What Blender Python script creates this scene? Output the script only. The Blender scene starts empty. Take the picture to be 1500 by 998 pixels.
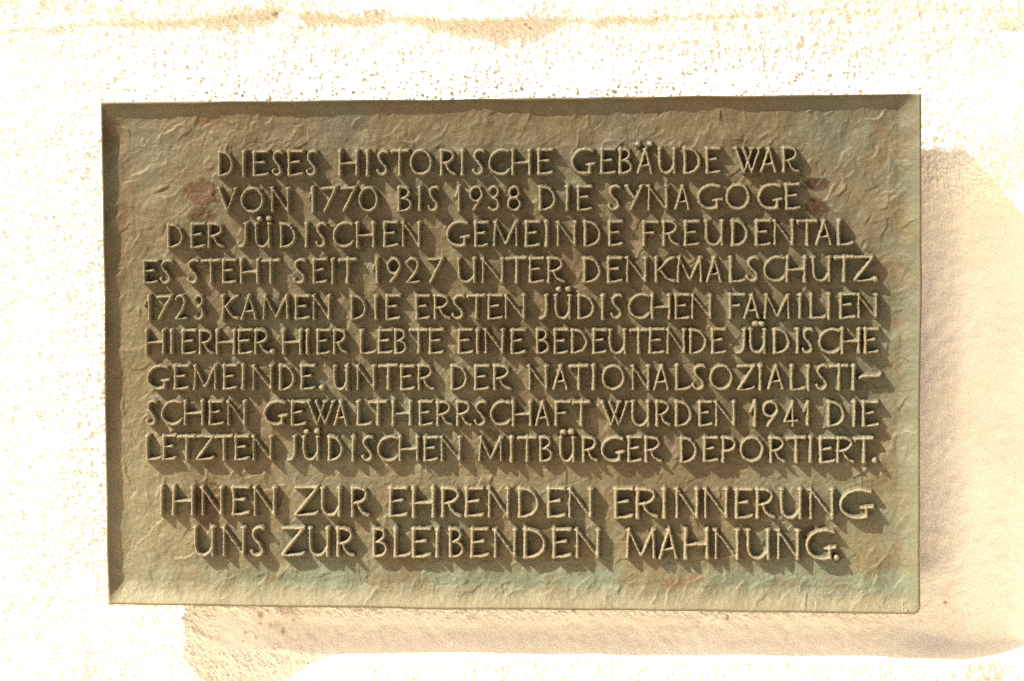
import bpy, math, random
import numpy as np
from mathutils import Vector, Matrix

# ------------------------------------------------------------------ scale and frame
S = 0.0007            # one unit of the working frame (u right, v down, w into the wall) in metres
Z0 = 1.62             # height of the plaque's centre above the ground
C = bpy.context.scene.collection
sc = bpy.context.scene

def W3(u, v, w):
    return (u * S, w * S, Z0 - v * S)

# ------------------------------------------------------------------ camera
F = 3750.0
CAM = np.array([421.678, -224.307, -3709.302])
yaw, pitch, roll = 0.110475436, 0.0542875569, -0.0060207383
def rot(y, p, r):
    cy, sy, cp, sp, cr, sr = math.cos(y), math.sin(y), math.cos(p), math.sin(p), math.cos(r), math.sin(r)
    Ry = np.array([[cy, 0, sy], [0, 1, 0], [-sy, 0, cy]])
    Rx = np.array([[1, 0, 0], [0, cp, -sp], [0, sp, cp]])
    Rz = np.array([[cr, -sr, 0], [sr, cr, 0], [0, 0, 1]])
    return Rz @ Rx @ Ry
RM = rot(yaw, pitch, roll)
cam_d = bpy.data.cameras.new('camera')
cam = bpy.data.objects.new('camera', cam_d); C.objects.link(cam)
cam_d.sensor_width = 36.0; cam_d.lens = 90.0
cam_d.clip_start = 0.05; cam_d.clip_end = 5000
def tow(d):           # direction in frame -> world
    return Vector((d[0], d[2], -d[1]))
ax, ay, az = tow(RM[0]), -tow(RM[1]), -tow(RM[2])
M = Matrix((ax, ay, az)).transposed().to_4x4()
M.translation = Vector(W3(*CAM))
cam.matrix_world = M
sc.camera = cam
sc.cycles.use_denoising = False
sc.render.resolution_x, sc.render.resolution_y = 1024, 681

def on_plane(px, py, w=0.0):     # where a sight line meets the plane at depth w (arrays allowed)
    px = np.asarray(px, float); py = np.asarray(py, float)
    d = np.stack([(px - 750) / F, (py - 499) / F, np.ones_like(px)], -1) @ RM
    t = (w - CAM[2]) / d[..., 2]
    return CAM[0] + d[..., 0] * t, CAM[1] + d[..., 1] * t
def to_px(u, v, w=0.0):
    c = np.stack([u - CAM[0], v - CAM[1], np.full_like(u, w) - CAM[2]], -1) @ RM.T
    return 750 + F * c[..., 0] / c[..., 2], 499 + F * c[..., 1] / c[..., 2]

# ------------------------------------------------------------------ light
KX, KY = 1.45, 1.62              # shadow offset per unit of depth
sun_vec = Vector((-KX, -1.0, KY)).normalized()      # towards the sun
elev = math.asin(sun_vec.z)
world = bpy.data.worlds.new('World'); sc.world = world; world.use_nodes = True
wn = world.node_tree; wn.nodes.clear()
wo = wn.nodes.new('ShaderNodeOutputWorld'); bg = wn.nodes.new('ShaderNodeBackground')
sky = wn.nodes.new('ShaderNodeTexSky'); sky.sky_type = 'NISHITA'; sky.sun_disc = False
sky.sun_elevation = elev; sky.sun_rotation = math.atan2(sun_vec.x, sun_vec.y)
sky.dust_density = 10.0; sky.air_density = 1.0; sky.ozone_density = 0.0
bg.inputs['Strength'].default_value = 0.05
wn.links.new(sky.outputs[0], bg.inputs[0]); wn.links.new(bg.outputs[0], wo.inputs[0])
sd = bpy.data.lights.new('sun', 'SUN'); sd.energy = 5.0; sd.angle = math.radians(0.5); sd.color = (1.0, 0.945, 0.83)
so = bpy.data.objects.new('sun', sd); C.objects.link(so)
so.rotation_euler = sun_vec.to_track_quat('Z', 'Y').to_euler(); so.location = (-2, -3, 4)
vs = sc.view_settings
vs.view_transform = 'Standard'; vs.look = 'None'; vs.exposure = 1.18; vs.gamma = 1.0; vs.use_curve_mapping = False

# ------------------------------------------------------------------ noise helpers
rng = np.random.default_rng(7)
class Noise:                     # smooth random field, periodic, sampled bilinearly
    def __init__(self, n=512, seed=0, lo=0.0, hi=1e9, slope=0.0, aniso=(1, 1), ang=0.0):
        r = np.random.default_rng(seed)
        f = np.fft.fft2(r.standard_normal((n, n)))
        fx = np.fft.fftfreq(n)[None, :] * n; fy = np.fft.fftfreq(n)[:, None] * n
        a, b = math.cos(ang), math.sin(ang)
        gx = (fx * a + fy * b) * aniso[0]; gy = (-fx * b + fy * a) * aniso[1]
        k = np.sqrt(gx ** 2 + gy ** 2)
        m = ((k >= lo) & (k <= hi)) * np.where(k > 0, np.maximum(k, 1e-6) ** (-slope), 0)
        g = np.real(np.fft.ifft2(f * m)); self.g = (g - g.mean()) / g.std(); self.n = n
    def __call__(self, x, y, period):
        n = self.n
        X = (np.asarray(x) / period % 1.0) * n; Y = (np.asarray(y) / period % 1.0) * n
        i = np.floor(X).astype(int) % n; j = np.floor(Y).astype(int) % n
        fx = X - np.floor(X); fy = Y - np.floor(Y)
        i1 = (i + 1) % n; j1 = (j + 1) % n; g = self.g
        return (g[j, i] * (1 - fx) + g[j, i1] * fx) * (1 - fy) + (g[j1, i] * (1 - fx) + g[j1, i1] * fx) * fy
def sstep(a, b, x):
    t = np.clip((x - a) / (b - a), 0, 1); return t * t * (3 - 2 * t)
N_soft = Noise(256, 1, 1, 10, 1.0)
N_mid = Noise(512, 2, 6, 60, 1.0)
N_fine = Noise(1024, 3, 60, 330, 0.6)
N_gran = Noise(1024, 4, 50, 150, 0.9, (0.75, 1.25), -0.35)
N_gran2 = Noise(1024, 44, 50, 150, 0.9, (1.3, 0.7), 0.25)
N_streak = Noise(512, 5, 4, 80, 0.8, (0.35, 1.6), -0.18)
N_brush = Noise(512, 6, 8, 120, 0.7, (0.4, 1.5), -0.9)

# ------------------------------------------------------------------ mesh helpers
def mesh_from(name, co, quads, col=None, smooth=True):
    me = bpy.data.meshes.new(name)
    n, q = len(co), len(quads)
    me.vertices.add(n); me.vertices.foreach_set('co', np.asarray(co, np.float32).ravel())
    me.loops.add(q * 4); me.loops.foreach_set('vertex_index', np.asarray(quads, np.int32).ravel())
    me.polygons.add(q)
    me.polygons.foreach_set('loop_start', np.arange(0, q * 4, 4, dtype=np.int32))
    me.polygons.foreach_set('loop_total', np.full(q, 4, np.int32))
    me.polygons.foreach_set('use_smooth', np.full(q, smooth, bool))
    me.update(calc_edges=True)
    if col is not None:
        a = me.attributes.new('Col', 'FLOAT_COLOR', 'POINT')
        a.data.foreach_set('color', np.concatenate([col, np.ones((n, 1))], 1).astype(np.float32).ravel())
    return me
def link(name, me, mat, parent=None):
    o = bpy.data.objects.new(name, me); C.objects.link(o)
    if mat and not me.materials: me.materials.append(mat)
    if parent is not None: o.parent = parent
    return o
def grid_quads(nx, ny, keep=None):
    i = np.arange(ny - 1)[:, None] * nx + np.arange(nx - 1)[None, :]
    q = np.stack([i, i + nx, i + nx + 1, i + 1], -1)
    return q[keep] if keep is not None else q.reshape(-1, 4)
def compact(co, quads, *extra):
    used = np.unique(quads); m = np.full(len(co), -1, np.int64); m[used] = np.arange(len(used))
    return (co[used], m[quads]) + tuple(e[used] for e in extra)

# ------------------------------------------------------------------ materials
def new_mat(name):
    m = bpy.data.materials.new(name); m.use_nodes = True
    nt = m.node_tree; nt.nodes.clear()
    out = nt.nodes.new('ShaderNodeOutputMaterial'); b = nt.nodes.new('ShaderNodeBsdfPrincipled')
    nt.links.new(b.outputs[0], out.inputs[0]); return m, nt, b
def noise_node(nt, scale, detail=3, rough=0.55):
    tc = nt.nodes.new('ShaderNodeTexCoord'); n = nt.nodes.new('ShaderNodeTexNoise')
    g = nt.nodes.new('ShaderNodeNewGeometry')
    nt.links.new(g.outputs['Position'], n.inputs['Vector'])
    n.inputs['Scale'].default_value = scale; n.inputs['Detail'].default_value = detail
    n.inputs['Roughness'].default_value = rough; return n
def ramp(nt, src, p0, c0, p1, c1):
    r = nt.nodes.new('ShaderNodeValToRGB'); nt.links.new(src, r.inputs[0])
    e = r.color_ramp.elements; e[0].position = p0; e[0].color = c0; e[1].position = p1; e[1].color = c1
    return r
def mul(nt, a, b, fac=1.0, mode='MULTIPLY'):
    m = nt.nodes.new('ShaderNodeMix'); m.data_type = 'RGBA'; m.blend_type = mode
    m.inputs[0].default_value = fac
    nt.links.new(a, m.inputs[6]); nt.links.new(b, m.inputs[7]); return m.outputs[2]

def bronze_material():
    m, nt, b = new_mat('bronze_patina')
    at = nt.nodes.new('ShaderNodeAttribute'); at.attribute_name = 'Col'
    n1 = noise_node(nt, 900, 4, 0.7); r1 = ramp(nt, n1.outputs[0], 0.3, (0.78, 0.76, 0.72, 1), 0.72, (1.2, 1.2, 1.18, 1))
    n2 = noise_node(nt, 55, 4, 0.6); r2 = ramp(nt, n2.outputs[0], 0.35, (0.93, 0.90, 0.85, 1), 0.7, (1.05, 1.07, 1.08, 1))
    c = mul(nt, at.outputs['Color'], r1.outputs[0]); c = mul(nt, c, r2.outputs[0])
    nt.links.new(c, b.inputs['Base Color'])
    # pale mineral specks
    vo = nt.nodes.new('ShaderNodeTexVoronoi'); vo.inputs['Scale'].default_value = 420
    g = nt.nodes.new('ShaderNodeNewGeometry'); nt.links.new(g.outputs['Position'], vo.inputs['Vector'])
    r3 = ramp(nt, vo.outputs['Distance'], 0.10, (1, 1, 1, 1), 0.16, (0, 0, 0, 1))
    n4 = noise_node(nt, 40, 2); r4 = ramp(nt, n4.outputs[0], 0.5, (0, 0, 0, 1), 0.62, (1, 1, 1, 1))
    fac = mul(nt, r3.outputs[0], r4.outputs[0])
    mx = nt.nodes.new('ShaderNodeMix'); mx.data_type = 'RGBA'
    ml = nt.nodes.new('ShaderNodeMath'); ml.operation = 'MULTIPLY'; ml.inputs[1].default_value = 0.55
    sp = nt.nodes.new('ShaderNodeSeparateColor'); nt.links.new(fac, sp.inputs[0]); nt.links.new(sp.outputs[0], ml.inputs[0])
    nt.links.new(ml.outputs[0], mx.inputs[0]); nt.links.new(c, mx.inputs[6]); mx.inputs[7].default_value = (0.22, 0.20, 0.15, 1)
    nt.links.new(mx.outputs[2], b.inputs['Base Color'])
    b.inputs['Metallic'].default_value = 0.12
    b.inputs['Roughness'].default_value = 0.46
    b.inputs['Specular IOR Level'].default_value = 0.22
    bp = nt.nodes.new('ShaderNodeBump'); bp.inputs['Strength'].default_value = 1.0; bp.inputs['Distance'].default_value = 0.0006
    n3 = noise_node(nt, 780, 5, 0.65); nt.links.new(n3.outputs[0], bp.inputs['Height'])
    nt.links.new(bp.outputs[0], b.inputs['Normal'])
    return m
def plaster_material():
    m, nt, b = new_mat('painted_plaster')
    at = nt.nodes.new('ShaderNodeAttribute'); at.attribute_name = 'Col'
    n1 = noise_node(nt, 14, 4, 0.6); r1 = ramp(nt, n1.outputs[0], 0.3, (0.96, 0.94, 0.90, 1), 0.7, (1.02, 1.02, 1.03, 1))
    c = mul(nt, at.outputs['Color'], r1.outputs[0])
    nt.links.new(c, b.inputs['Base Color'])
    b.inputs['Roughness'].default_value = 0.85; b.inputs['Specular IOR Level'].default_value = 0.2
    bp = nt.nodes.new('ShaderNodeBump'); bp.inputs['Strength'].default_value = 0.08; bp.inputs['Distance'].default_value = 0.0008
    n3 = noise_node(nt, 420, 4, 0.55); nt.links.new(n3.outputs[0], bp.inputs['Height'])
    nt.links.new(bp.outputs[0], b.inputs['Normal'])
    return m
BR = bronze_material(); PL = plaster_material()

# ------------------------------------------------------------------ the wall
def fine_axis(a, b, h, far, grow=1.22):
    mid = np.arange(a, b + h, h); out = [mid[-1]]; s = h
    right = []
    x = mid[-1]
    while x < far: s *= grow; x += s; right.append(x)
    left = []; x = mid[0]; s = h
    while x > -far: s *= grow; x -= s; left.append(x)
    return np.array(left[::-1] + mid.tolist() + right)
def wall_depth(px, py, u, v):
    sol = (px + 0 * py)
    d = np.full_like(px, 90.0)
    d = d - 6 * sstep(1200, 1380, px) * (1 - sstep(240, 330, py)) + 28 * sstep(1395, 1480, px) * sstep(170, 330, py) + 9 * (1 - sstep(300, 620, px)) * sstep(600, 860, py)
    d = d + 1.6 * N_soft(u, v, 1400) + 0.5 * N_mid(u, v, 900)
    base_b = sstep(800, 840, py) * sstep(400, 520, px) * (1 - sstep(1250, 1420, px))
    d = d - 26 * base_b
    # lower shoulder of the hollow the plaque hangs in
    wob = 1.5 * N_soft(u, v * 0.3, 500)
    amp = sstep(330, 560, px) * (1 - 0.10 * np.exp(-((px - 940) / 75) ** 2)) * (1 + 0.0 * px)
    ledge_y = 949 + 0.0105 * (px - 500) - 3 + wob
    st = 912 + 30 * sstep(1290, 1430, px); low = np.clip((py - st) / (ledge_y + 8 - st), 0, 1); low = 0.25 * low + 0.75 * low ** 2
    d = d - amp * low * (50 - 26 * base_b - 12 * sstep(990, 1500, py))
    lipy = np.interp(px, [240, 258, 272, 300, 340, 400, 460], [880, 893, 915, 930, 944, 950, 952])
    d = d - 3 * sstep(246, 262, px) * sstep(-4, 6, py - lipy) * (1 - sstep(285, 350, px)) * (1 - sstep(2, 26, py - lipy)) 
    # course above: a rough lip that throws a thin shadow
    ty = np.interp(px, [-200, 0, 60, 150, 250, 330, 390, 410, 440, 520, 560, 600, 700, 800, 830, 870, 950, 1050, 1130, 1200, 1700],
                       [60, 45, 42, 33, 30, 25, 17, 13, 20, 27, 24, 27, 32, 28, 26, 29, 26, 24, 20, 16, 10])
    A = np.interp(px, [-200, 0, 45, 80, 140, 170, 250, 320, 345, 390, 420, 440, 500, 540, 575, 620, 700, 760, 815, 840, 870, 940, 985, 1040, 1100, 1700],
                      [3, 4, 4, 5, 4, 9, 9, 12, 15, 12, 3, 14, 12, 9, 4, 15, 24, 22, 9, 4, 9, 9, 4, 4, 3, 2]) 
    ty = ty + 1.6 * N_mid(u, v * 0.2, 300)
    up = 1 - sstep(-2.2, 1.6, py - ty)
    d = d - up * A * (1 - 0.55 * sstep(8, 70, ty - py)) 
    d = d - (1 - sstep(20, 44, py)) * 2.2 * N_mid(u, v, 420) * (1 - sstep(330, 520, px))
    # streaks of the float, upper right
    ur = sstep(820, 1050, px) * (1 - sstep(70, 125, py))
    d = d + ur * 1.5 * N_streak(u, v, 420)
    hole = np.exp(-(((px - 1488) / 34) ** 2 + ((py - 42) / 13) ** 2)); d = d + 12 * hole
    hole = np.exp(-(((px - 66) / 6) ** 2 + ((py - 70) / 5) ** 2)); d = d + 4 * hole
    # trowelled, sandy skin
    rough = 0.55 + 0.45 * sstep(-0.6, 0.9, N_soft(u, v, 900))
    rough = 0.30 + rough * (0.75 + 0.2 * sstep(200, 420, px)) + 0.15 * sstep(1150, 1300, px) * (1 - sstep(330, 520, py))
    rough = np.clip(rough, 0.88, 1.2)
    calm = np.maximum(sstep(1312, 1350, px) * sstep(215, 330, py) * (1 - sstep(950, 975, py)), sstep(880, 910, py) * (1 - sstep(945, 965, py)) * sstep(255, 340, px))
    rough = rough * (1 - 0.8 * calm) * (1 - 0.38 * sstep(50, 120, py) * (1 - sstep(150, 200, py)) * (1 - sstep(1300, 1380, px)))
    gr = N_gran(u, v, 620); gf = N_fine(u, v, 640)
    g2 = N_gran2(u, v, 640); wz = sstep(-0.7, 0.7, N_soft(u + 100, v, 800))
    gr = gr * wz + g2 * (1 - wz)
    d = d - rough * (0.80 * np.maximum(gr, -0.9) + 0.20 * gf) - 0.95 * N_brush(u, v, 560) * (1 - 0.85 * calm) * (1 - 0.3 * sstep(50, 120, py) * (1 - sstep(150, 200, py)))
    lft = 1 - sstep(110, 260, px)
    d = d - (1 - calm) * (1 - ur) * (0.9 * lft * N_streak(v, u, 520) + 0.9 * (1 - lft) * N_streak(u + 70, v, 520) * (1 - 0.45 * sstep(50, 120, py) * (1 - sstep(150, 200, py))))
    return d
def build_wall():
    us = fine_axis(-790, 790, 1.55, 7500); vv = fine_axis(-535, 535, 1.55, 7500)
    vv = vv[vv < Z0 / S + 30]
    U, V = np.meshgrid(us, vv)
    px, py = to_px(U, V, 90.0)
    inside = (np.abs(U) < 900) & (np.abs(V) < 640)
    d = np.full_like(U, 88.0)
    dd = wall_depth(np.clip(px, -250, 1750), np.clip(py, -200, 1200), U, V)
    fade = (1 - sstep(820, 1400, np.abs(U))) * (1 - sstep(560, 1100, np.abs(V)))
    d = d + (dd - d) * fade
    rgb = np.empty(U.shape + (3,)); rgb[:] = (0.90, 0.835, 0.72)
    # brown grime and tiny rust dots
    def spot(x, y, rx, ry, s, col=(0.30, 0.17, 0.06)):
        m = s * np.exp(-(((px - x) / rx) ** 2 + ((py - y) / ry) ** 2) ** 1.5)[..., None]
        rgb[:] = rgb * (1 - m) + np.array(col) * m
    spot(380, 903, 5, 5, 0.75); spot(379, 914, 3, 2, 0.6); spot(422, 897, 18, 6, 0.35); spot(414, 925, 3, 6, 0.7)
    spot(403, 917, 12, 5, 0.28); spot(358, 928, 3, 3, 0.5); spot(374, 935, 2.5, 3, 0.5); spot(403, 950, 3, 2, 0.5)
    spot(354, 941, 3, 2, 0.5); spot(394, 918, 2, 5, 0.4); spot(430, 909, 3, 3, 0.5); spot(446, 953, 2, 1.5, 0.8)
    spot(541, 19, 5, 4, 0.85, (0.16, 0.09, 0.04)); spot(548, 19, 14, 6, 0.40); spot(404, 20, 5, 3, 0.8, (0.16, 0.09, 0.04))
    spot(395, 22, 16, 8, 0.08); spot(770, 36, 2.5, 2, 0.7); spot(776, 42, 2.5, 1.5, 0.7); spot(751, 38, 1.5, 1.5, 0.7); spot(733, 54, 1.5, 1.5, 0.7)
    spot(1066, 900, 3, 4, 0.8); spot(1384, 882, 3, 3, 0.85); spot(787, 958, 2, 6, 0.6); spot(1094, 912, 2, 2, 0.6); spot(958, 993, 1.5, 1.5, 0.7)
    spot(332, 990, 1.5, 1.5, 0.7); spot(1349, 908, 2, 2, 0.5)
    co = np.stack([U * S, d * S, Z0 - V * S], -1).reshape(-1, 3)
    keep = ~((np.abs(U[:-1, :-1]) < 470) & (np.abs(V[:-1, :-1]) < 270))
    q = grid_quads(len(us), len(vv), keep)
    co, q, col = compact(co, q, rgb.reshape(-1, 3))
    me = mesh_from('wall', co, q, col); o = link('wall', me, PL)
    # the hidden middle, behind the plaque, closed with a coarse patch
    xs = np.linspace(-480, 480, 5); ys = np.linspace(-280, 280, 4); X, Y = np.meshgrid(xs, ys)
    cp = np.stack([X * S, np.full_like(X, 101) * S, Z0 - Y * S], -1).reshape(-1, 3)
    pm = mesh_from('wall_patch', cp, grid_quads(5, 4), np.tile([[0.90, 0.835, 0.735]], (20, 1)))
    p = link('wall_patch', pm, PL, o)
    o['kind'] = 'structure'; o['label'] = 'cream painted rough plaster wall behind the bronze plaque'
    return o
wall = build_wall()

def build_ground():
    m, nt, b = new_mat('gravel_paving')
    n1 = noise_node(nt, 3, 6, 0.7); r1 = ramp(nt, n1.outputs[0], 0.3, (0.46, 0.41, 0.33, 1), 0.7, (0.58, 0.52, 0.43, 1))
    nt.links.new(r1.outputs[0], b.inputs['Base Color']); b.inputs['Roughness'].default_value = 0.9
    y1 = 0.058
    co = np.array([(-300, -600, 0), (300, -600, 0), (300, y1, 0), (-300, y1, 0)], float)
    o = link('ground', mesh_from('ground', co, np.array([[0, 1, 2, 3]])), m); o['kind'] = 'structure'
    o['label'] = 'pale sandy paved ground at the foot of the wall'
build_ground()

# ------------------------------------------------------------------ the plaque
HW, HH = 600.0, 374.0
T = 37.0          # thickness of the casting
FD = 15.0         # how far the field lies below the rim's crest
def pxuv(x, y): return on_plane(x, y, 0.0)

def patina(u, v):
    """bronze colour at a place on the plaque (its own colour, no light)"""
    px, py = to_px(np.asarray(u, float), np.asarray(v, float), 8.0)
    n1 = N_soft(u, v, 700); n2 = N_mid(u, v, 520); n3 = N_fine(u, v, 560)
    n4 = N_soft(u + 333, v - 211, 420); n5 = N_mid(u - 77, v + 31, 260)
    base = np.array([0.104, 0.082, 0.042]); green = np.array([0.086, 0.086, 0.055]); brown = np.array([0.104, 0.074, 0.037])
    pale = np.array([0.142, 0.121, 0.071]); rust = np.array([0.042, 0.0215, 0.0080]); orange = np.array([0.125, 0.058, 0.026])
    verd = np.array([0.107, 0.119, 0.078]); dark = np.array([0.070, 0.055, 0.034])
    col = np.ones(px.shape + (3,)) * base
    def mix(c, m):
        m = np.clip(m, 0, 1)[..., None]; col[:] = col * (1 - m) + c * m
    mix(green, 0.65 * sstep(-0.4, 2.0, n1 + 0.3 * n2))
    mix(brown, 0.45 * np.exp(-(((px - 760) / 420) ** 2 + ((py - 420) / 230) ** 2)))
    mix(brown, 0.38 * sstep(-0.2, 2.0, -n1 + 0.3 * n5))
    mix(green, 0.6 * sstep(1120, 1290, px) * sstep(-1.2, 1.0, n4 + 0.3 * n2))
    mix(pale, 0.55 * (1 - sstep(200, 330, px)) * sstep(560, 720, py))
    mix(green * 0.85, 0.3 * sstep(0.6, 1.8, n5))
    mix(verd, 0.45 * np.exp(-(((px - 590) / 60) ** 2 + ((py - 600) / 26) ** 2)))
    mix(verd, 0.4 * np.exp(-(((px - 1250) / 30) ** 2 + ((py - 735) / 26) ** 2)))
    # verdigris band along the foot of the field
    band = np.exp(-((py - (847 + 0.008 * (px - 700))) / 19) ** 2)
    mix(verd, band * (0.35 + 0.55 * sstep(240, 460, px)) * sstep(-2.4, 0.8, n4 + 0.5 * n2 + 0.4 * n3))
    mix(pale, 0.60 * sstep(860, 880, py - 0.008 * (px - 700)))
    mix(green * 1.15, 0.4 * sstep(1318, 1340, px))
    # rust blooms
    def bloom(x, y, rx, ry, s, c):
        r = np.sqrt(((px - x) / rx) ** 2 + ((py - y) / ry) ** 2) + 0.10 * n2 + 0.05 * n3
        mix(c, s * (1 - sstep(0.82, 1.08, r)))
    bloom(294, 282, 27, 20, 0.9, rust * 1.5); bloom(292, 316, 22, 13, 0.75, rust * 1.5)
    bloom(1196, 270, 20, 11, 0.95, rust); bloom(1196, 305, 21, 14, 0.95, rust)
    bloom(305, 722, 26, 16, 0.6, rust * 1.4); bloom(300, 748, 25, 22, 0.6, rust * 1.1)
    bloom(1185, 742, 12, 16, 0.7, rust); bloom(1186, 782, 13, 12, 0.8, rust)
    # orange flecks
    fl = sstep(0.25, 1.1, n3 + 0.6 * n2)
    for x, y, rx, ry, s in ((184, 262, 9, 24, 1), (178, 320, 6, 50, .7), (176, 220, 6, 20, .6), (245, 178, 26, 7, .6), (303, 177, 16, 6, .9), (176, 355, 6, 30, .9),
                            (983, 855, 16, 7, 1.1), (1013, 849, 13, 5, 1.1), (1083, 862, 8, 5, .8), (1147, 857, 14, 8, 1.1), (1200, 858, 34, 7, .7),
                            (1292, 850, 16, 8, .6), (1318, 800, 5, 12, .6), (1260, 340, 22, 14, .5), (275, 840, 12, 9, .5), (1315, 480, 8, 18, .5), (700, 505, 40, 6, .35),
                            (1300, 640, 8, 40, .35)):
        r = ((px - x) / rx) ** 2 + ((py - y) / ry) ** 2
        mix(orange, 1.7 * s * fl * np.exp(-r))
    mix(dark, 0.25 * sstep(0.9, 2.2, n2))
    # rim: warmer on the left
    mix(rust * 1.15, 0.55 * (1 - sstep(150, 178, px)) * sstep(-0.9, 0.7, n4 + n2 * 0.5) * (1 - sstep(650, 760, py)))
    col *= (1 + 0.05 * n3)[..., None]
    tone = 0.90 + 0.36 * sstep(330, 860, py + 90 * n1 - 0.10 * (px - 750)) + 0.14 * (1 - sstep(200, 420, px)) + 0.11 * sstep(1130, 1280, px)   # lighter lower part and sides, darker upper middle
    return np.clip(col * tone[..., None] * np.array([1.07, 1.13, 1.22]), 0.01, 0.9)

def rim_height(U, V):
    """height above the field (0..FD) given by the turned-up rim, from the distance to each side"""
    wl = 0.35 * N_soft(V, V * 0 + 3, 700); wt = 0.9 * N_soft(U, U * 0 + 9, 650)
    l = U + HW; r = HW - U; t = V + HH; b = HH - V
    hl = np.exp(-np.maximum(l - 2.0 + 0.9 * wl, 0) / 8.5); ht = np.exp(-np.maximum(t - 1.5 + 1.4 * wt, 0) / 8.0)
    hr = np.clip(1 - (r - 3) / 30, 0, 1) ** 1.6; hb = np.clip(1 - (b - 3) / 34, 0, 1) ** 1.5
    h = 1 - (1 - hl) * (1 - ht) * (1 - hr) * (1 - hb)
    return h, np.maximum(hl, ht)
def crinkle(us, vs, h):
    """edges of thin overlapping skins of wax, cast into the bronze"""
    nx, ny = len(us), len(vs); Z = np.zeros((ny, nx)); R = np.random.default_rng(11)
    for k in range(2600):
        cx, cy = R.uniform(-585, 585), R.uniform(-360, 360)
        L = R.uniform(12, 60) if k > 1700 else R.uniform(10, 46); a = math.radians(R.normal(-52, 20))
        if R.random() < 0.12: a += math.radians(90)
        n = max(4, int(L / 4)); p = [(cx - L / 2 * math.cos(a), cy - L / 2 * math.sin(a))]; aa = a
        for _ in range(n):
            aa += R.normal(0, 0.42); aa += (a - aa) * 0.25
            p.append((p[-1][0] + L / n * math.cos(aa), p[-1][1] + L / n * math.sin(aa)))
        p = np.array(p); m = 20.0
        x0, x1 = p[:, 0].min() - m, p[:, 0].max() + m; y0, y1 = p[:, 1].min() - m, p[:, 1].max() + m
        i0, i1 = np.searchsorted(us, [x0, x1]); j0, j1 = np.searchsorted(vs, [y0, y1])
        if i1 - i0 < 3 or j1 - j0 < 3: continue
        X, Y = np.meshgrid(us[i0:i1], vs[j0:j1]); best = np.full(X.shape, 1e9); sgn = np.zeros(X.shape); tt = np.zeros(X.shape)
        for s in range(len(p) - 1):
            dx, dy = p[s + 1] - p[s]; ll = dx * dx + dy * dy
            t = np.clip(((X - p[s, 0]) * dx + (Y - p[s, 1]) * dy) / ll, 0, 1)
            qx, qy = X - p[s, 0] - t * dx, Y - p[s, 1] - t * dy; dd = np.hypot(qx, qy)
            c = dd < best; best = np.where(c, dd, best); sgn = np.where(c, np.sign(dx * qy - dy * qx), sgn); tt = np.where(c, (s + t) / (len(p) - 1), tt)
        taper = np.clip(np.sin(np.pi * np.clip(tt, 0.02, 0.98)), 0, 1) ** 0.6
        side = 1 if R.random() < 0.6 else -1
        thin = k > 1700
        hgt = R.uniform(0.3, 0.9) if thin else R.uniform(0.5, 1.6) * (1.0 if R.random() < 0.8 else 1.6)
        sd_ = sgn * best * side
        prof = (1 if k % 5 < 3 else -0.9) * np.exp(-(best / 0.95) ** 2) if thin else np.where(sd_ > 0, np.exp(-sd_ / R.uniform(4.0, 13.0)) * (1 - sstep(10.0, 19.0, sd_)), np.exp(-(best / 0.7) ** 2))
        if thin: Z[j0:j1, i0:i1] += hgt * taper * prof
        else: Z[j0:j1, i0:i1] = np.maximum(Z[j0:j1, i0:i1], hgt * taper * prof) + 0.15 * hgt * taper * prof
    return Z
def surf_noise(U, V):
    return 0.9 * N_soft(U, V, 360) + 0.28 * N_mid(U, V, 480) + 0.15 * N_fine(U, V, 560)

plaque = bpy.data.objects.new('memorial_plaque', None); C.objects.link(plaque)
plaque.location = W3(0, HH, 0); plaque.empty_display_size = 0.1
plaque['label'] = 'weathered greenish bronze memorial plaque with raised German lettering, fixed to the plaster wall'
plaque['category'] = 'plaque'
PO = np.array(plaque.location)

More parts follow.
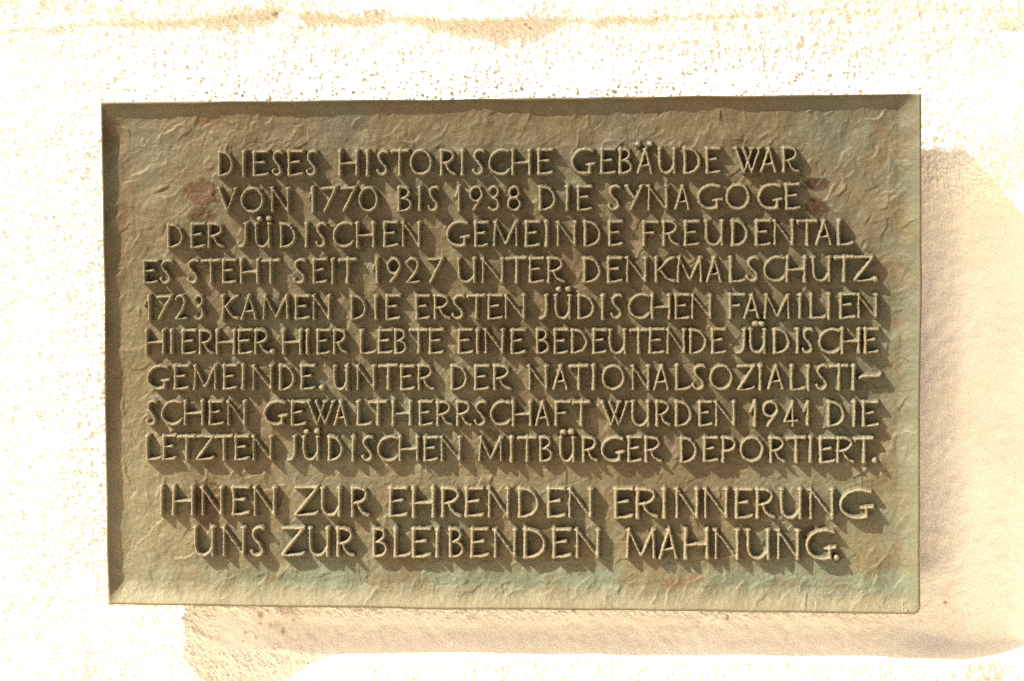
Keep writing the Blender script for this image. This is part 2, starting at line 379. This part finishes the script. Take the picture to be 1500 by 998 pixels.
def build_panel():
    h = 1.32
    us = np.concatenate([[-HW], np.arange(-HW + 1.0, HW - 1.0 + 0.01, (2 * HW - 2) / round((2 * HW - 2) / h)), [HW]])
    vs_ = np.concatenate([[-HH], np.arange(-HH + 1.0, HH - 1.0 + 0.01, (2 * HH - 2) / round((2 * HH - 2) / h)), [HH]])
    U, V = np.meshgrid(us, vs_)
    hr, hlt = rim_height(U, V)
    z = -FD + FD * hr + surf_noise(U, V) * (1 - 0.85 * sstep(0.0, 0.5, hlt)) * (1 - 0.45 * hr) + crinkle(us, vs_, h) * (1 - 0.8 * sstep(0.1, 0.6, hlt)) * (1 - 0.6 * sstep(0.3, 1.0, hr))
    edge = np.minimum(np.minimum(U + HW, HW - U), np.minimum(V + HH, HH - V))
    z = z - 1.3 * (1 - sstep(0, 2.6, edge)) ** 2
    # slightly wavering outline
    w1 = 0.7 * N_soft(V * 0.5, U * 0 + 5, 500); w2 = 0.7 * N_soft(U * 0.5, U * 0 + 15, 500)
    fx = np.abs(U) / HW; fy = np.abs(V) / HH
    U2 = U + w1 * fx ** 8; V2 = V + w2 * fy ** 8
    # rounded lower right corner
    cr = np.clip((U - (HW - 9)) / 9, 0, 1) * np.clip((V - (HH - 9)) / 9, 0, 1)
    U2 -= 2.6 * cr; V2 -= 2.6 * cr
    col = patina(U, V)
    # rubbed crest of the rim
    crest = sstep(0.8, 1.0, hr)[..., None]
    col = col * (1 - 0.25 * crest) + np.array([0.16, 0.13, 0.085]) * 0.25 * crest
    co = np.stack([U2 * S, -z * S, Z0 - V2 * S], -1).reshape(-1, 3) - PO
    nx, ny = len(us), len(vs_)
    o = link('panel', mesh_from('panel', co, grid_quads(nx, ny), col.reshape(-1, 3)), BR, plaque)
    # sides and the flange behind: its own casting edge
    idx = np.arange(nx * ny).reshape(ny, nx)
    loop = np.concatenate([idx[0, :-1], idx[:-1, -1], idx[-1, :0:-1], idx[:0:-1, 0]])[::1]
    ring = co[loop]; n = len(ring)
    ctr = np.array([0, 0, HH * S])
    layers = [ring]
    for dep, ins in ((2.0, -0.35), (12, -0.2), (26, 0.5), (T, 1.0), (T + 0.5, 3.0), (T + 0.5, 9.0), (T - 6, 10.0)):
        r2 = ring.copy(); x = ring[:, 0] / S; zz = (ring[:, 2] - ctr[2]) / S
        r2[:, 0] = np.sign(x) * np.maximum(np.abs(x) - ins * (np.abs(x) > HW - 4), 0) * S
        r2[:, 2] = ctr[2] + np.sign(zz) * np.maximum(np.abs(zz) - ins * (np.abs(zz) > HH - 4), 0) * S
        r2[:, 1] = (dep + 0.35 * N_mid(x, zz + dep * 3, 200)) * S
        layers.append(r2)
    co2 = np.concatenate(layers); q = []
    a = np.arange(n); b_ = (a + 1) % n
    for k in range(len(layers) - 1): q.append(np.stack([a + k * n, b_ + k * n, b_ + (k + 1) * n, a + (k + 1) * n], -1))
    q = np.concatenate(q)
    c2 = np.ones((len(co2), 3)) * np.array([0.075, 0.040, 0.022]); c2[:n] = col.reshape(-1, 3)[loop]; c2[n:2*n] = np.array([0.13, 0.07, 0.035])
    link('edge_flange', mesh_from('edge_flange', co2, q[:, ::-1], c2), BR, plaque)
    # closing back sheet
    bx = np.linspace(-HW + 8, HW - 8, 7); by = np.linspace(-HH + 8, HH - 8, 5); X, Y = np.meshgrid(bx, by)
    cb = np.stack([X * S, np.full_like(X, T - 5) * S, Z0 - Y * S], -1).reshape(-1, 3) - PO
    link('back_plate', mesh_from('back_plate', cb, grid_quads(7, 5)[:, ::-1], np.tile([[0.10, 0.07, 0.04]], (35, 1)), False), BR, plaque)
    # four studs that carry it off the wall
    for sx in (-1, 1):
        for sy in (-1, 1):
            a = np.linspace(0, 2 * np.pi, 13)[:-1]; rows = []
            for w_, r_ in ((T - 6, 16), (T - 1, 16), (T, 9), (92, 9), (92.5, 15), (115, 15)):
                rows.append(np.stack([(sx * 430 + r_ * np.cos(a)) * S, np.full(12, w_) * S, Z0 - (sy * 235 + r_ * np.sin(a)) * S], -1))
            cs = np.concatenate(rows) - PO; i = np.arange(12); j = (i + 1) % 12
            qs = np.concatenate([np.stack([i + k * 12, j + k * 12, j + (k + 1) * 12, i + (k + 1) * 12], -1) for k in range(5)])
            link('mounting_stud', mesh_from('mounting_stud', cs, qs, np.tile([[0.12, 0.07, 0.04]], (72, 1))), BR, plaque)
    return us, vs_, z
P_us, P_vs, P_z = build_panel()
def panel_z(u, v):
    i = np.clip(np.searchsorted(P_us, u) - 1, 0, len(P_us) - 2); j = np.clip(np.searchsorted(P_vs, v) - 1, 0, len(P_vs) - 2)
    fx = (u - P_us[i]) / (P_us[i + 1] - P_us[i]); fy = (v - P_vs[j]) / (P_vs[j + 1] - P_vs[j])
    return (P_z[j, i] * (1 - fx) + P_z[j, i + 1] * fx) * (1 - fy) + (P_z[j + 1, i] * (1 - fx) + P_z[j + 1, i + 1] * fx) * fy

# ------------------------------------------------------------------ letter shapes
# each stroke: (points, crest half-width, kind); x 0..1 over the letter's width, y 0 top .. 1 baseline
def el(cx, cy, rx, ry, a0, a1, n=16, e=1.0):
    out = []
    for k in range(n + 1):
        a = math.radians(a0 + (a1 - a0) * k / n); c, s = math.cos(a), math.sin(a)
        out.append((cx + rx * math.copysign(abs(c) ** e, c), cy + ry * math.copysign(abs(s) ** e, s)))
    return out
ST, HO, CU, TH = 1.7, 1.05, 1.22, 0.85
def stem(x, y0=0.0, y1=1.0, w=ST, x1=None): return ([(x, y0), (x if x1 is None else x1, y1)], w, 's')
def bar(x0, x1, y, y2=None, w=HO): return ([(x0, y), (x1, y if y2 is None else y2)], w, 'h')
def cur(p, w=CU): return (p, w, 'c')
def sp(pts, n=6):                # smooth curve through points
    P = [pts[0]] + list(pts) + [pts[-1]]; out = []
    for i in range(1, len(P) - 2):
        p0, p1, p2, p3 = P[i - 1], P[i], P[i + 1], P[i + 2]
        for k in range(n):
            t = k / n
            out.append(tuple(0.5 * (2 * p1[m] + (p2[m] - p0[m]) * t + (2 * p0[m] - 5 * p1[m] + 4 * p2[m] - p3[m]) * t * t
                                    + (3 * p1[m] - p0[m] - 3 * p2[m] + p3[m]) * t ** 3) for m in (0, 1)))
    out.append(tuple(pts[-1])); return out
G = {
 'I': [stem(.5)],
 'D': [stem(0.02), cur(sp([(0, .01), (.3, .02), (.62, .10), (.88, .28), (1, .52), (.93, .74), (.7, .91), (.35, .99), (0, 1)]))],
 'E': [stem(0.02), bar(0, 1, .0), bar(.05, .72, .465, .44), cur([(0, 1), (.55, .995), (.85, .97), (1, .94)], HO)],
 'F': [stem(0.02), bar(0, 1, .0), bar(.05, .66, .48, .46)],
 'H': [stem(.03), stem(.97), bar(.05, .95, .53, .51)],
 'L': [stem(.03), cur([(0, 1), (.6, .995), (.85, .97), (1, .93)], HO)],
 'T': [bar(0, 1, .03, .0, 1.3), cur([(0, .05), (.04, .12)], 0.8), stem(.52)],
 'Z': [bar(0.02, 1, .01, .0, 1.3), cur([(.97, .03), (.02, .98)], 1.6), cur([(0, 1), (.6, .99), (.9, .96), (1, .92)], HO)],
 'N': [stem(.06, w=1.0), cur([(.05, 0), (.92, .99)], TH), stem(.93, w=1.2)],
 'M': [stem(.09, w=1.1, x1=.03), cur([(.09, 0), (.50, .92)], TH), cur([(.52, .92), (.92, 0)], 1.1), stem(.92, w=1.1, x1=.96)],
 'A': [cur([(.52, 0), (.03, 1)], 1.3), cur([(.52, 0), (.95, 1)], 1.2), bar(.2, .8, .69, .66, 0.9)],
 'V': [cur([(.04, 0), (.46, .98)], 1.5), cur([(.46, .98), (.92, 0)], 0.9)],
 'Y': [cur([(.06, 0), (.54, .52)], 1.5), cur([(.94, 0), (.32, 1)], 1.3)],
 'W': [cur([(.03, 0), (.36, .98)], 1.5), cur([(.36, .98), (.66, 0)], 0.8), cur([(.32, 0), (.66, .98)], 1.1), cur([(.66, .98), (.97, 0)], 0.8)],
 'K': [stem(.03), cur(sp([(1, 0), (.7, .1), (.08, .55)]), 1.0), cur(sp([(.22, .46), (.48, .74), (.74, .93), (1, 1)]), 1.3)],
 'R': [stem(.03), cur(sp([(0, .0), (.45, .01), (.78, .10), (.86, .25), (.74, .40), (.48, .50), (.15, .53)])),
       cur(sp([(.34, .51), (.42, .68), (.58, .84), (.8, .95), (1, 1)]), 1.15)],
 'P': [stem(.03), cur(sp([(0, .0), (.5, .01), (.88, .10), (1, .27), (.88, .44), (.5, .53), (.1, .55)]))],
 'B': [stem(.03), cur(sp([(0, .0), (.45, .01), (.78, .09), (.84, .23), (.68, .37), (.25, .47)])),
       cur(sp([(.25, .47), (.65, .50), (.92, .61), (1, .75), (.88, .90), (.5, .99), (0, 1)]))],
 'S': [cur(sp([(.98, .06), (.78, .0), (.48, .01), (.22, .10), (.14, .23), (.26, .38), (.52, .53), (.80, .69), (.87, .83), (.74, .95), (.45, 1), (.18, .95), (.0, .83)]), 1.4)],
 'C': [cur(sp([(1, .06), (.78, .0), (.55, .0), (.28, .10), (.07, .32), (.02, .55), (.10, .78), (.32, .95), (.58, 1), (.82, .96), (1, .83)]), 1.25)],
 'G': [cur(sp([(.92, .06), (.72, .0), (.50, .0), (.26, .09), (.07, .31), (.02, .53), (.09, .76), (.28, .94), (.50, 1), (.70, .98), (.80, .93)]), 1.35),
       stem(.80, .64, .95, 1.7), bar(.64, 1, .645, .60, 1.0)],
 'O': [cur(el(.5, .5, .49, .5, 0, 360, 28), 1.25)],
 '0': [cur(el(.5, .5, .48, .5, 0, 360, 28), 1.25)],
 'U': [cur(sp([(.04, 0), (.04, .35), (.06, .70), (.20, .92), (.45, 1.0), (.70, .94), (.90, .72)]), 1.35), stem(.93, w=1.35)],
 'J': [cur(sp([(.85, 0), (.85, .4), (.82, .72), (.60, .93), (.25, .99), (0, 1)]), 1.45)],
 '1': [cur([(.02, .42), (.45, .20), (.78, .0)], 1.0), stem(.80, w=1.6)],
 '7': [bar(0, 1, .03, .0, 1.2), cur([(.97, .02), (.16, 1)], 1.5)],
 '2': [cur(sp([(.02, .16), (.22, .02), (.52, .0), (.80, .08), (.88, .26), (.72, .50), (.36, .80), (.02, .99)]), 1.2), cur([(.0, .99), (.6, .99), (1, .95)], HO)],
 '3': [cur(sp([(.06, .14), (.30, .01), (.62, .0), (.88, .10), (.90, .26), (.72, .39), (.42, .46)]), 1.2),
       cur(sp([(.42, .46), (.78, .54), (.97, .70), (.92, .87), (.66, .98), (.34, 1), (.04, .90)]), 1.3)],
 '8': [cur(el(.5, .23, .38, .23, 0, 360, 20), 1.1), cur(el(.5, .73, .48, .27, 0, 360, 22), 1.2)],
 '9': [cur(el(.5, .31, .47, .31, 0, 360, 22), 1.2), cur([(.92, .42), (.62, .72), (.30, 1)], 1.4)],
 '4': [cur([(.66, 0), (.02, .82)], 1.0), bar(0, 1, .82, .78, 1.0), stem(.66, w=1.2)],
 '.': [cur([(.42, .5), (.58, .5)], 1.7)],
 '-': [cur([(.0, 1.0), (.12, .62), (.9, .52), (1.0, .0)], 1.9)],
}
# tops that carry a small flare to either side: (x position, reach left, reach right)
TICK = {'I': [(.5, 3, 3)], 'D': [(0, 2.2, 0)], 'E': [(0, 2, 0)], 'F': [(0, 2, 0)], 'H': [(.03, 2.6, 2.4), (.97, 2.6, 2.8)], 'L': [(.03, 2.8, 3)],
        'N': [(.05, 3, 1), (.93, 2.8, 2.8)], 'M': [(.09, 3, 1), (.92, 1.5, 3)], 'A': [(.52, 3, 2)], 'V': [(.04, 2.6, 2.4), (.92, 2.8, 2.6)],
        'Y': [(.06, 2.6, 2.4), (.94, 2.6, 2.4)], 'W': [(.03, 2.6, 2.4), (.66, 2.8, 3), (.97, 2.6, 2.4)], 'K': [(.03, 2.6, 2.4)], 'R': [(.0, 2, 0)],
        'P': [(.0, 2, 0)], 'B': [(.0, 2, 0)], 'U': [(.04, 2.6, 2.6), (.93, 2.6, 2.8)], 'J': [(.85, 3, 2.6)]}
FOOT = {'I': [.5], 'H': [.03, .97], 'N': [.06], 'M': [.03, .96], 'A': [.03, .95], 'R': [.03], 'P': [.03], 'T': [.52], 'F': [.02], 'K': [.03], 'U': [.93], '1': [.80], '4': [.66]}

LR = np.random.default_rng(23)
HL = 15.0
NLW = Noise(256, 40, 3, 40, 0.8)
def glyph_mesh(ch, quad, dots=None, top=0.0):
    """quad: x0,x1 and top/bottom of the letter in the picture, carried on to the plaque's crest plane; returns mesh data"""
    base = {'Ä': 'A', 'Ü': 'U'}.get(ch, ch)
    x0, x1, yt, yb = quad
    ins = 1.7
    def P(gx, gy):
        return pxuv(x0 + ins + gx * (x1 - x0 - 2 * ins), yt + 1.4 + gy * (yb - yt - 2.8))
    strokes = []
    jx = LR.normal(0, 0.35, 2)
    for pts, w, kind in G[base]:
        q = np.array([P(*p) for p in pts], float)
        q = q + LR.normal(0, 0.22, q.shape) * (0.5 if len(q) > 8 else 1)
        if base in 'O0' or (base in '89' and len(q) > 8): q[-1] = q[0]
        if kind == 's' or (kind == 'c' and len(q) == 2 and w >= 0.8 and base not in '.-'):
            # hand-made: bend straight strokes a touch
            t = np.linspace(0, 1, 6)[:, None]; a, b = q[0], q[-1]; nrm = np.array([-(b - a)[1], (b - a)[0]]) / (np.hypot(*(b - a)) + 1e-6)
            q = a + (b - a) * t + nrm * np.sin(np.pi * t) * LR.normal(0, 0.28)
        strokes.append((q, w * ((yb - yt) / 37.0 if kind != 'x' and yb - yt > 30 else 1.0) ** 1.3 * LR.uniform(0.9, 1.12), kind, HL * LR.uniform(0.96, 1.03)))
    sc_ = (yb - yt) / 37.0
    for gx, l, r in TICK.get(base, []):
        c = np.array(P(gx, 0.0)); strokes.append((np.array([c - (l * sc_, -0.3), c + (r * sc_, LR.normal(-0.2, .3))]), 0.75, 'k', HL * 0.97))
    for gx in FOOT.get(base, []):
        c = np.array(P(gx, 1.0)); strokes.append((np.array([c - (1.5, 0), c + (1.5, 0)]), 0.7, 'k', HL * 0.96))
    if dots:
        for dx, dy in dots:
            c = np.array(pxuv(dx, dy)); strokes.append((np.array([c - (.6, 0), c + (.6, 0)]), 2.2, 'o', HL * 0.95))
    if ch == '.':
        strokes = [(s[0], 2.1, 'o', HL * 1.08) for s in strokes]
    allp = np.concatenate([s[0] for s in strokes]); m = 8.5; h = 1.05
    gx_ = np.arange(allp[:, 0].min() - m, allp[:, 0].max() + m, h); gy_ = np.arange(allp[:, 1].min() - m, allp[:, 1].max() + m, h)
    X, Y = np.meshgrid(gx_, gy_); Hh = np.full(X.shape, -9.0)
    wob = 0.28 * NLW(X, Y, 110); XX = X + wob; YY = Y + 0.28 * NLW(X + 55, Y + 21, 110)
    for q, w, kind, hh in strokes:
        n = len(q) - 1; seg = np.hypot(*(q[1:] - q[:-1]).T); cum = np.concatenate([[0], np.cumsum(seg)]); tot = cum[-1] + 1e-6
        best = np.full(X.shape, 1e9); tt = np.zeros(X.shape)
        for s in range(n):
            dx, dy = q[s + 1] - q[s]; ll = seg[s] ** 2 + 1e-9
            t = np.clip(((XX - q[s, 0]) * dx + (YY - q[s, 1]) * dy) / ll, 0, 1)
            dd = np.hypot(XX - q[s, 0] - t * dx, YY - q[s, 1] - t * dy)
            c = dd < best; best = np.where(c, dd, best); tt = np.where(c, (cum[s] + t * seg[s]) / tot, tt)
        fl = np.abs(2 * tt - 1)
        wl = w * (0.84 + 0.42 * fl ** 4) if kind == 's' else (w * (0.85 + 0.45 * tt ** 3) if kind == 'h' else w * (0.95 + 0.15 * NLW(X, Y, 60)))
        if kind == 'o':
            R_ = 5.3 * sc_ if dots else 5.2
            prof = hh * np.sqrt(np.clip(1 - (best / R_) ** 3.0, 0, 1)) - 3 * (best > R_)
        else:
            sl = 2.75 if kind != 'k' else 2.3
            x = (best - wl) / sl                       # 0 at the crest's edge, 1 at the foot
            side = 1 - np.clip(x, 0, 2.2) ** 0.92
            crown = 0.05 * (1 - np.clip(best / np.maximum(wl, .3), 0, 1) ** 2)
            prof = hh * (np.where(x < 0, 0.985 + crown, side * 0.985))
        Hh = np.maximum(Hh, prof)
    # soften the crest edges a little
    K = np.pad(Hh, 1, mode='edge')
    Hs = (K[:-2, 1:-1] + K[2:, 1:-1] + K[1:-1, :-2] + K[1:-1, 2:] + 6 * Hh) / 10
    Hh = np.where(Hh > 1.0, Hs, Hh)
    Hh += 0.22 * NLW(X + 9, Y + 3, 45) * (Hh > 1)
    z = -FD + Hh
    fz = panel_z(X, Y)
    z = np.maximum(z, fz - 3.5)
    buried = z < fz - 0.4
    keep = ~(buried[:-1, :-1] & buried[1:, :-1] & buried[:-1, 1:] & buried[1:, 1:])
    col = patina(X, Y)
    tone = 0.88 + 0.30 * sstep(330, 860, (yt + yb) / 2)  # crests paler towards the lower lines
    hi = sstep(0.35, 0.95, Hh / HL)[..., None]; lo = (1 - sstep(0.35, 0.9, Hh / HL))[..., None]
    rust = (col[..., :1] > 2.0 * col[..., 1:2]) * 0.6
    col = col * (1 - 0.66 * hi) + np.array([0.245, 0.210, 0.142]) * tone * 0.66 * hi          # rubbed bright crests, with sunlit brightness painted onto the upper flanks
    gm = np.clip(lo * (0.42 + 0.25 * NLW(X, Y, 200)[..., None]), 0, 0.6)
    col = col * (1 - gm) + np.array([0.128, 0.138, 0.096]) * gm                        # verdigris, its colour lifted to brighten the shaded flanks
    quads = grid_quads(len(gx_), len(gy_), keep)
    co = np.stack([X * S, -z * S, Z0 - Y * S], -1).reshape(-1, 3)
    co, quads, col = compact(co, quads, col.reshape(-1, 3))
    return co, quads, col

# ------------------------------------------------------------------ the inscription: every word, every letter where it stands
# (letters with their left and right edges), per line the top and foot of the letters at three places along it
LINES = [
 ([(318, 221.2, 258.6), (748, 218.6, 256.6), (1171, 215.4, 253.2)],
  ["D 318.5 341 I 351 361.5 E 369.5 393 S 397 414 E 421 444.5 S 447 464.5",
   "H 495 524.5 I 533 542.5 S 550.5 569 T 571 598.5 O 599.5 633 R 644 668 I 672.5 681 S 691 710 C 714.5 747 H 748.5 778 E 787 810.5",
   "G 836 872 E 879 902 B 906 926 Ä 932 957 934,211.5;951.6,211 U 963.5 991 D 1001 1026 E 1034 1056", "W 1075 1116 A 1113 1139 R 1146 1171"]),
 ([(318, 274.8, 311.6), (748, 272.6, 309.4), (1173, 269.6, 307.2)],
  ["V 317 348.5 O 351.5 386 N 395 424.5", "1 450 461 7 469.5 493.5 7 498 521.5 0 524 554", "B 582 603 I 610.7 617.8 S 626 643.5",
   "1 665 675.5 9 686 708 3 714 732 8 742 763.5", "D 789 814 I 826.5 835 E 845 867.5",
   "S 890 909.5 Y 914.5 943 N 947 980 A 987 1012 G 1020.5 1059 O 1063 1099 G 1109.5 1147 E 1150.5 1173"]),
 ([(244, 327.6, 363.6), (600, 325, 362.4), (1251, 322.2, 359.6)],
  ["D 244 267.5 E 278.5 300 R 303 328", "J 347.5 362.5 Ü 372 397 379,320.6;393,320.4 D 409.5 432.5 I 443 453.5 S 461 478.5 C 486.5 517 H 520 549 E 561 583 N 587 617",
   "G 652.5 688.5 E 694.5 715.5 M 721 759.5 E 769 791.5 I 796 804.5 N 814 845.5 D 855 880 E 891 912.5",
   "F 941 965.5 R 970 995 E 1002 1025.5 U 1032 1061 D 1071.5 1095.5 E 1106 1130 N 1132 1164.5 T 1166.5 1197.5 A 1194 1220 L 1227 1251"]),
 ([(208, 381, 416), (620, 378.2, 415.4), (1286, 375.4, 413)],
  ["E 208.5 231 S 233 251.5", "S 272.5 291.5 T 292.5 322.5 E 324.5 345.5 H 350.5 379.5 T 382 410", "S 428 448 E 457.5 479 I 482.5 491 T 494 522.5",
   "1 544 555 9 565.5 587.5 2 594 615.5 7 625.5 649.5", "U 669 698 N 704 739 T 739.5 772 E 774 797.5 R 801 827.5",
   "D 854 880 E 889.5 912 N 915.5 949 K 959 989 M 990 1030 A 1033.5 1059 L 1068 1093 S 1092.5 1112.5 C 1118 1151 H 1151 1181.5 U 1189 1218 T 1221.5 1251 Z 1250 1280 . 1278.5 1286"]),
 ([(209, 432.6, 469), (620, 432.4, 468.5), (1287, 430.6, 467.4)],
  ["1 209 221 7 228 251.5 2 255 273.5 3 282.5 298.5", "K 323.5 349 A 351 377 M 383 423.5 E 431 453.5 N 456 485", "D 512.5 536 I 546.5 554 E 564.5 587",
   "E 608 630 R 634.5 660 S 661 681 T 682.5 712 E 714 736.5 N 738 771",
   "J 789.5 803.5 Ü 811.5 837.5 818,424;832,423.6 D 846 870.5 I 878.5 887 S 894 912.5 C 919.5 952 H 953 982.5 E 988.5 1010.5 N 1011 1044.5",
   "F 1067.5 1092.5 A 1088.5 1113.5 M 1118 1159 I 1167 1177 L 1186 1211 I 1210 1218 E 1229.5 1254 N 1255 1287"]),
 ([(211, 483.4, 519.4), (620, 482.6, 519), (1288, 481.4, 518.6)],
  ["H 211 241 I 247 254.5 E 265.5 287.5 R 290.5 313 H 315 344.5 E 348 370 R 371.5 395 . 394.5 402.5", "H 412.5 442 I 446 453.5 E 463 484 R 487 509",
   "L 527 551 E 552.5 575.5 B 577 595.5 T 598 626.5 E 628 650", "E 670.5 693 I 695.5 703 N 708 740 E 748 770",
   "B 785 804.5 E 811 833 D 836 860.5 E 867.5 889 U 891 918 T 921 949.5 E 950.5 974 N 975 1006 D 1009.5 1035 E 1042 1064",
   "J 1077 1094 Ü 1097 1123 1106,475;1116,474.8 D 1132.5 1157 I 1164 1172.5 S 1174 1192.5 C 1198.5 1231.5 H 1231 1261 E 1266 1288"]),
 ([(213, 535, 571.4), (620, 535, 572), (1292, 535, 572.6)],
  ["G 213.5 248 E 253.5 276.5 M 281 318 E 325.5 347 I 352 360 N 367.5 400 D 408 431 E 439 461.5 . 466.5 475", "U 487 510.5 N 520 551 T 553 582.5 E 585.5 607.5 R 611 636",
   "D 660 684 E 694.5 717 R 722 749",
   "N 772 803.5 A 808.5 832.5 T 832.5 862 I 865 873.5 O 881 915.5 N 924 953 A 955.5 981 L 989 1012.5 S 1013.5 1034 O 1039 1074 Z 1079 1106.5 I 1109.5 1118 A 1123.5 1149 L 1158 1181 I 1180 1187.5 S 1194.5 1214 T 1214 1243.5 I 1245.5 1255 - 1258 1292"]),
 ([(213, 587, 623.4), (620, 588, 624.4), (1288, 588, 625.6)],
  ["S 213 230 C 234.5 266 H 268 298 E 305 327 N 331 361",
   "G 385 421 E 426 448 W 448 490.5 A 487.5 510 L 522 544.5 T 538 567 H 573 603 E 613 634 R 638.5 662.5 R 667.5 691 S 694 713.5 C 717 748 H 749 779 A 783 805.5 F 812.5 836.5 T 837 865",
   "W 879 921.5 U 924 953 R 960 983 D 989 1013.5 E 1022.5 1044 N 1045.5 1079", "1 1097 1109 9 1116.5 1141 4 1147 1169.5 1 1175 1187", "D 1211.5 1237.5 I 1246.5 1256 E 1263 1287.5"]),
 ([(212, 638, 674.4), (620, 639.8, 676.6), (1280, 641, 679)],
  ["L 212.5 237 E 237 258 T 258.5 285.5 Z 286 313 T 313 341 E 342.5 365 N 367.5 400",
   "J 419.5 434.5 Ü 442 468 448,633;463.5,632.6 D 479.5 502 I 512.5 521 S 529 547 C 551.5 583.5 H 583 613.5 E 620 642 N 643.5 677",
   "M 699.5 737 I 744.5 753 T 757 786 B 790 809 Ü 818.5 843 824.5,633.6;836.5,633.6 R 852.5 876.5 G 879.5 915.5 E 919 941 R 944 970",
   "D 996 1021 E 1030 1052.5 P 1057 1078 O 1083.5 1119 R 1127 1151 T 1151 1180.5 I 1184 1191.5 E 1200.5 1224.5 R 1225.5 1252 T 1250 1280 . 1278 1285"]),
 ([(229, 712.6, 754.8), (620, 714.8, 758.2), (1270, 717, 761.2)],
  ["I 229.5 242 H 251 284 N 292.5 327.5 E 338.5 365.5 N 369.5 405.5", "Z 430 466 U 469 500 R 513.5 541",
   "E 569.5 597 H 603 636.5 R 646 676 E 681 708.5 N 713 747.5 D 759 789 E 801.5 828.5 N 831 869",
   "E 900 928 R 931 964 I 967 979 N 988 1025 N 1030 1068 E 1077 1103 R 1107 1136 U 1142 1176 N 1184 1224 G 1229 1281"]),
 ([(282, 771.2, 815.2), (620, 774.8, 817), (1230, 776.6, 821)],
  ["U 282.5 315 N 324 360 S 366 388", "Z 411 446 U 451 483 R 492 519",
   "B 545 567 L 576.5 601.5 E 603 631 I 634.5 646 B 657 679 E 689 716 N 722 758 D 767 799 E 809 837 N 841.5 880",
   "M 916 961.5 A 964.5 994 H 1002 1038.5 N 1045 1084 U 1093 1129 N 1137 1173 G 1180 1226 . 1222 1229"]),
]
KIND = {'.': 'full_stop', '-': 'hyphen'}
for ends, words in LINES:
    xs, tops, bots = zip(*ends)
    for wd in words:
        tk = wd.split(); items = []; k = 0
        while k < len(tk):
            ch, a, b = tk[k], float(tk[k + 1]), float(tk[k + 2]); k += 3; dots = None
            if k < len(tk) and ',' in tk[k]:
                dots = [tuple(map(float, s.split(','))) for s in tk[k].split(';')]; k += 1
            items.append((ch, a, b, dots))
        word = bpy.data.objects.new('word', None); C.objects.link(word); word.parent = plaque; word.empty_display_size = 0.01
        first = items[0]; yb0 = float(np.interp(first[1], xs, bots)); u0, v0 = pxuv(first[1], yb0)
        loc = np.array(W3(float(u0), float(v0), FD)) - PO; word.location = loc
        word['label'] = 'raised word reading ' + ''.join(i[0] for i in items)
        off = PO + loc
        for ch, a, b, dots in items:
            mid = (a + b) / 2; yt = float(np.interp(mid, xs, tops)); yb = float(np.interp(mid, xs, bots))
            if ch == '.': quad = (a, b, yb - 7.6, yb + 0.6)
            elif ch == '-': quad = (a, b, 546.5, 555.5)
            elif ch == '4': quad = (a, b, yt, yb + 0.2)
            else: quad = (a, b, yt + LR.normal(0, .25), yb + LR.normal(0, .25))
            co, q, col = glyph_mesh(ch, quad, dots)
            nm = KIND.get(ch, 'numeral' if ch.isdigit() else 'letter')
            link(nm, mesh_from(nm, co - off, q, col), BR, word)

# small cast mark near the lower right corner
def founder_mark():
    a = np.linspace(0, 2 * np.pi, 25)[:-1]; cx, cy = pxuv(1325.5, 893.5)
    def tube(pts, r, closed):
        pts = np.array(pts); n = len(pts); ring = 8; V_ = []
        for i in range(n):
            p0 = pts[(i - 1) % n if closed else max(i - 1, 0)]; p1 = pts[(i + 1) % n if closed else min(i + 1, n - 1)]
            t = p1 - p0; t = t / np.linalg.norm(t); nn = np.array([-t[1], t[0]])
            for k in range(ring):
                b = 2 * math.pi * k / ring
                o = nn * r * math.cos(b); V_.append((pts[i][0] + o[0], 0.1 - 0.8 * math.sin(b), pts[i][1] + o[1]))
        V_ = np.array(V_); i = np.arange(n if closed else n - 1)[:, None]; k = np.arange(ring)[None, :]
        q = np.stack([i * ring + k, ((i + 1) % n) * ring + k, ((i + 1) % n) * ring + (k + 1) % ring, i * ring + (k + 1) % ring], -1).reshape(-1, 4)
        return V_, q
    ringp = [(cx + 3.4 * math.cos(t), cy + 3.4 * math.sin(t)) for t in a]
    st = [(cx - 3.4 + 0.1 * k, cy + 1 - 1.3 * k) for k in range(9)]
    v1, q1 = tube(ringp, 0.9, True); v2, q2 = tube(st, 0.8, False)
    vv = np.concatenate([v1, v2]); q = np.concatenate([q1, q2 + len(v1)])
    fz = panel_z(vv[:, 0], vv[:, 2])
    co = np.stack([vv[:, 0] * S, (-fz + vv[:, 1]) * S, Z0 - vv[:, 2] * S], -1) - PO
    link('cast_mark', mesh_from('cast_mark', co, q, np.tile([[0.21, 0.19, 0.135]], (len(co), 1))), BR, plaque)
founder_mark()
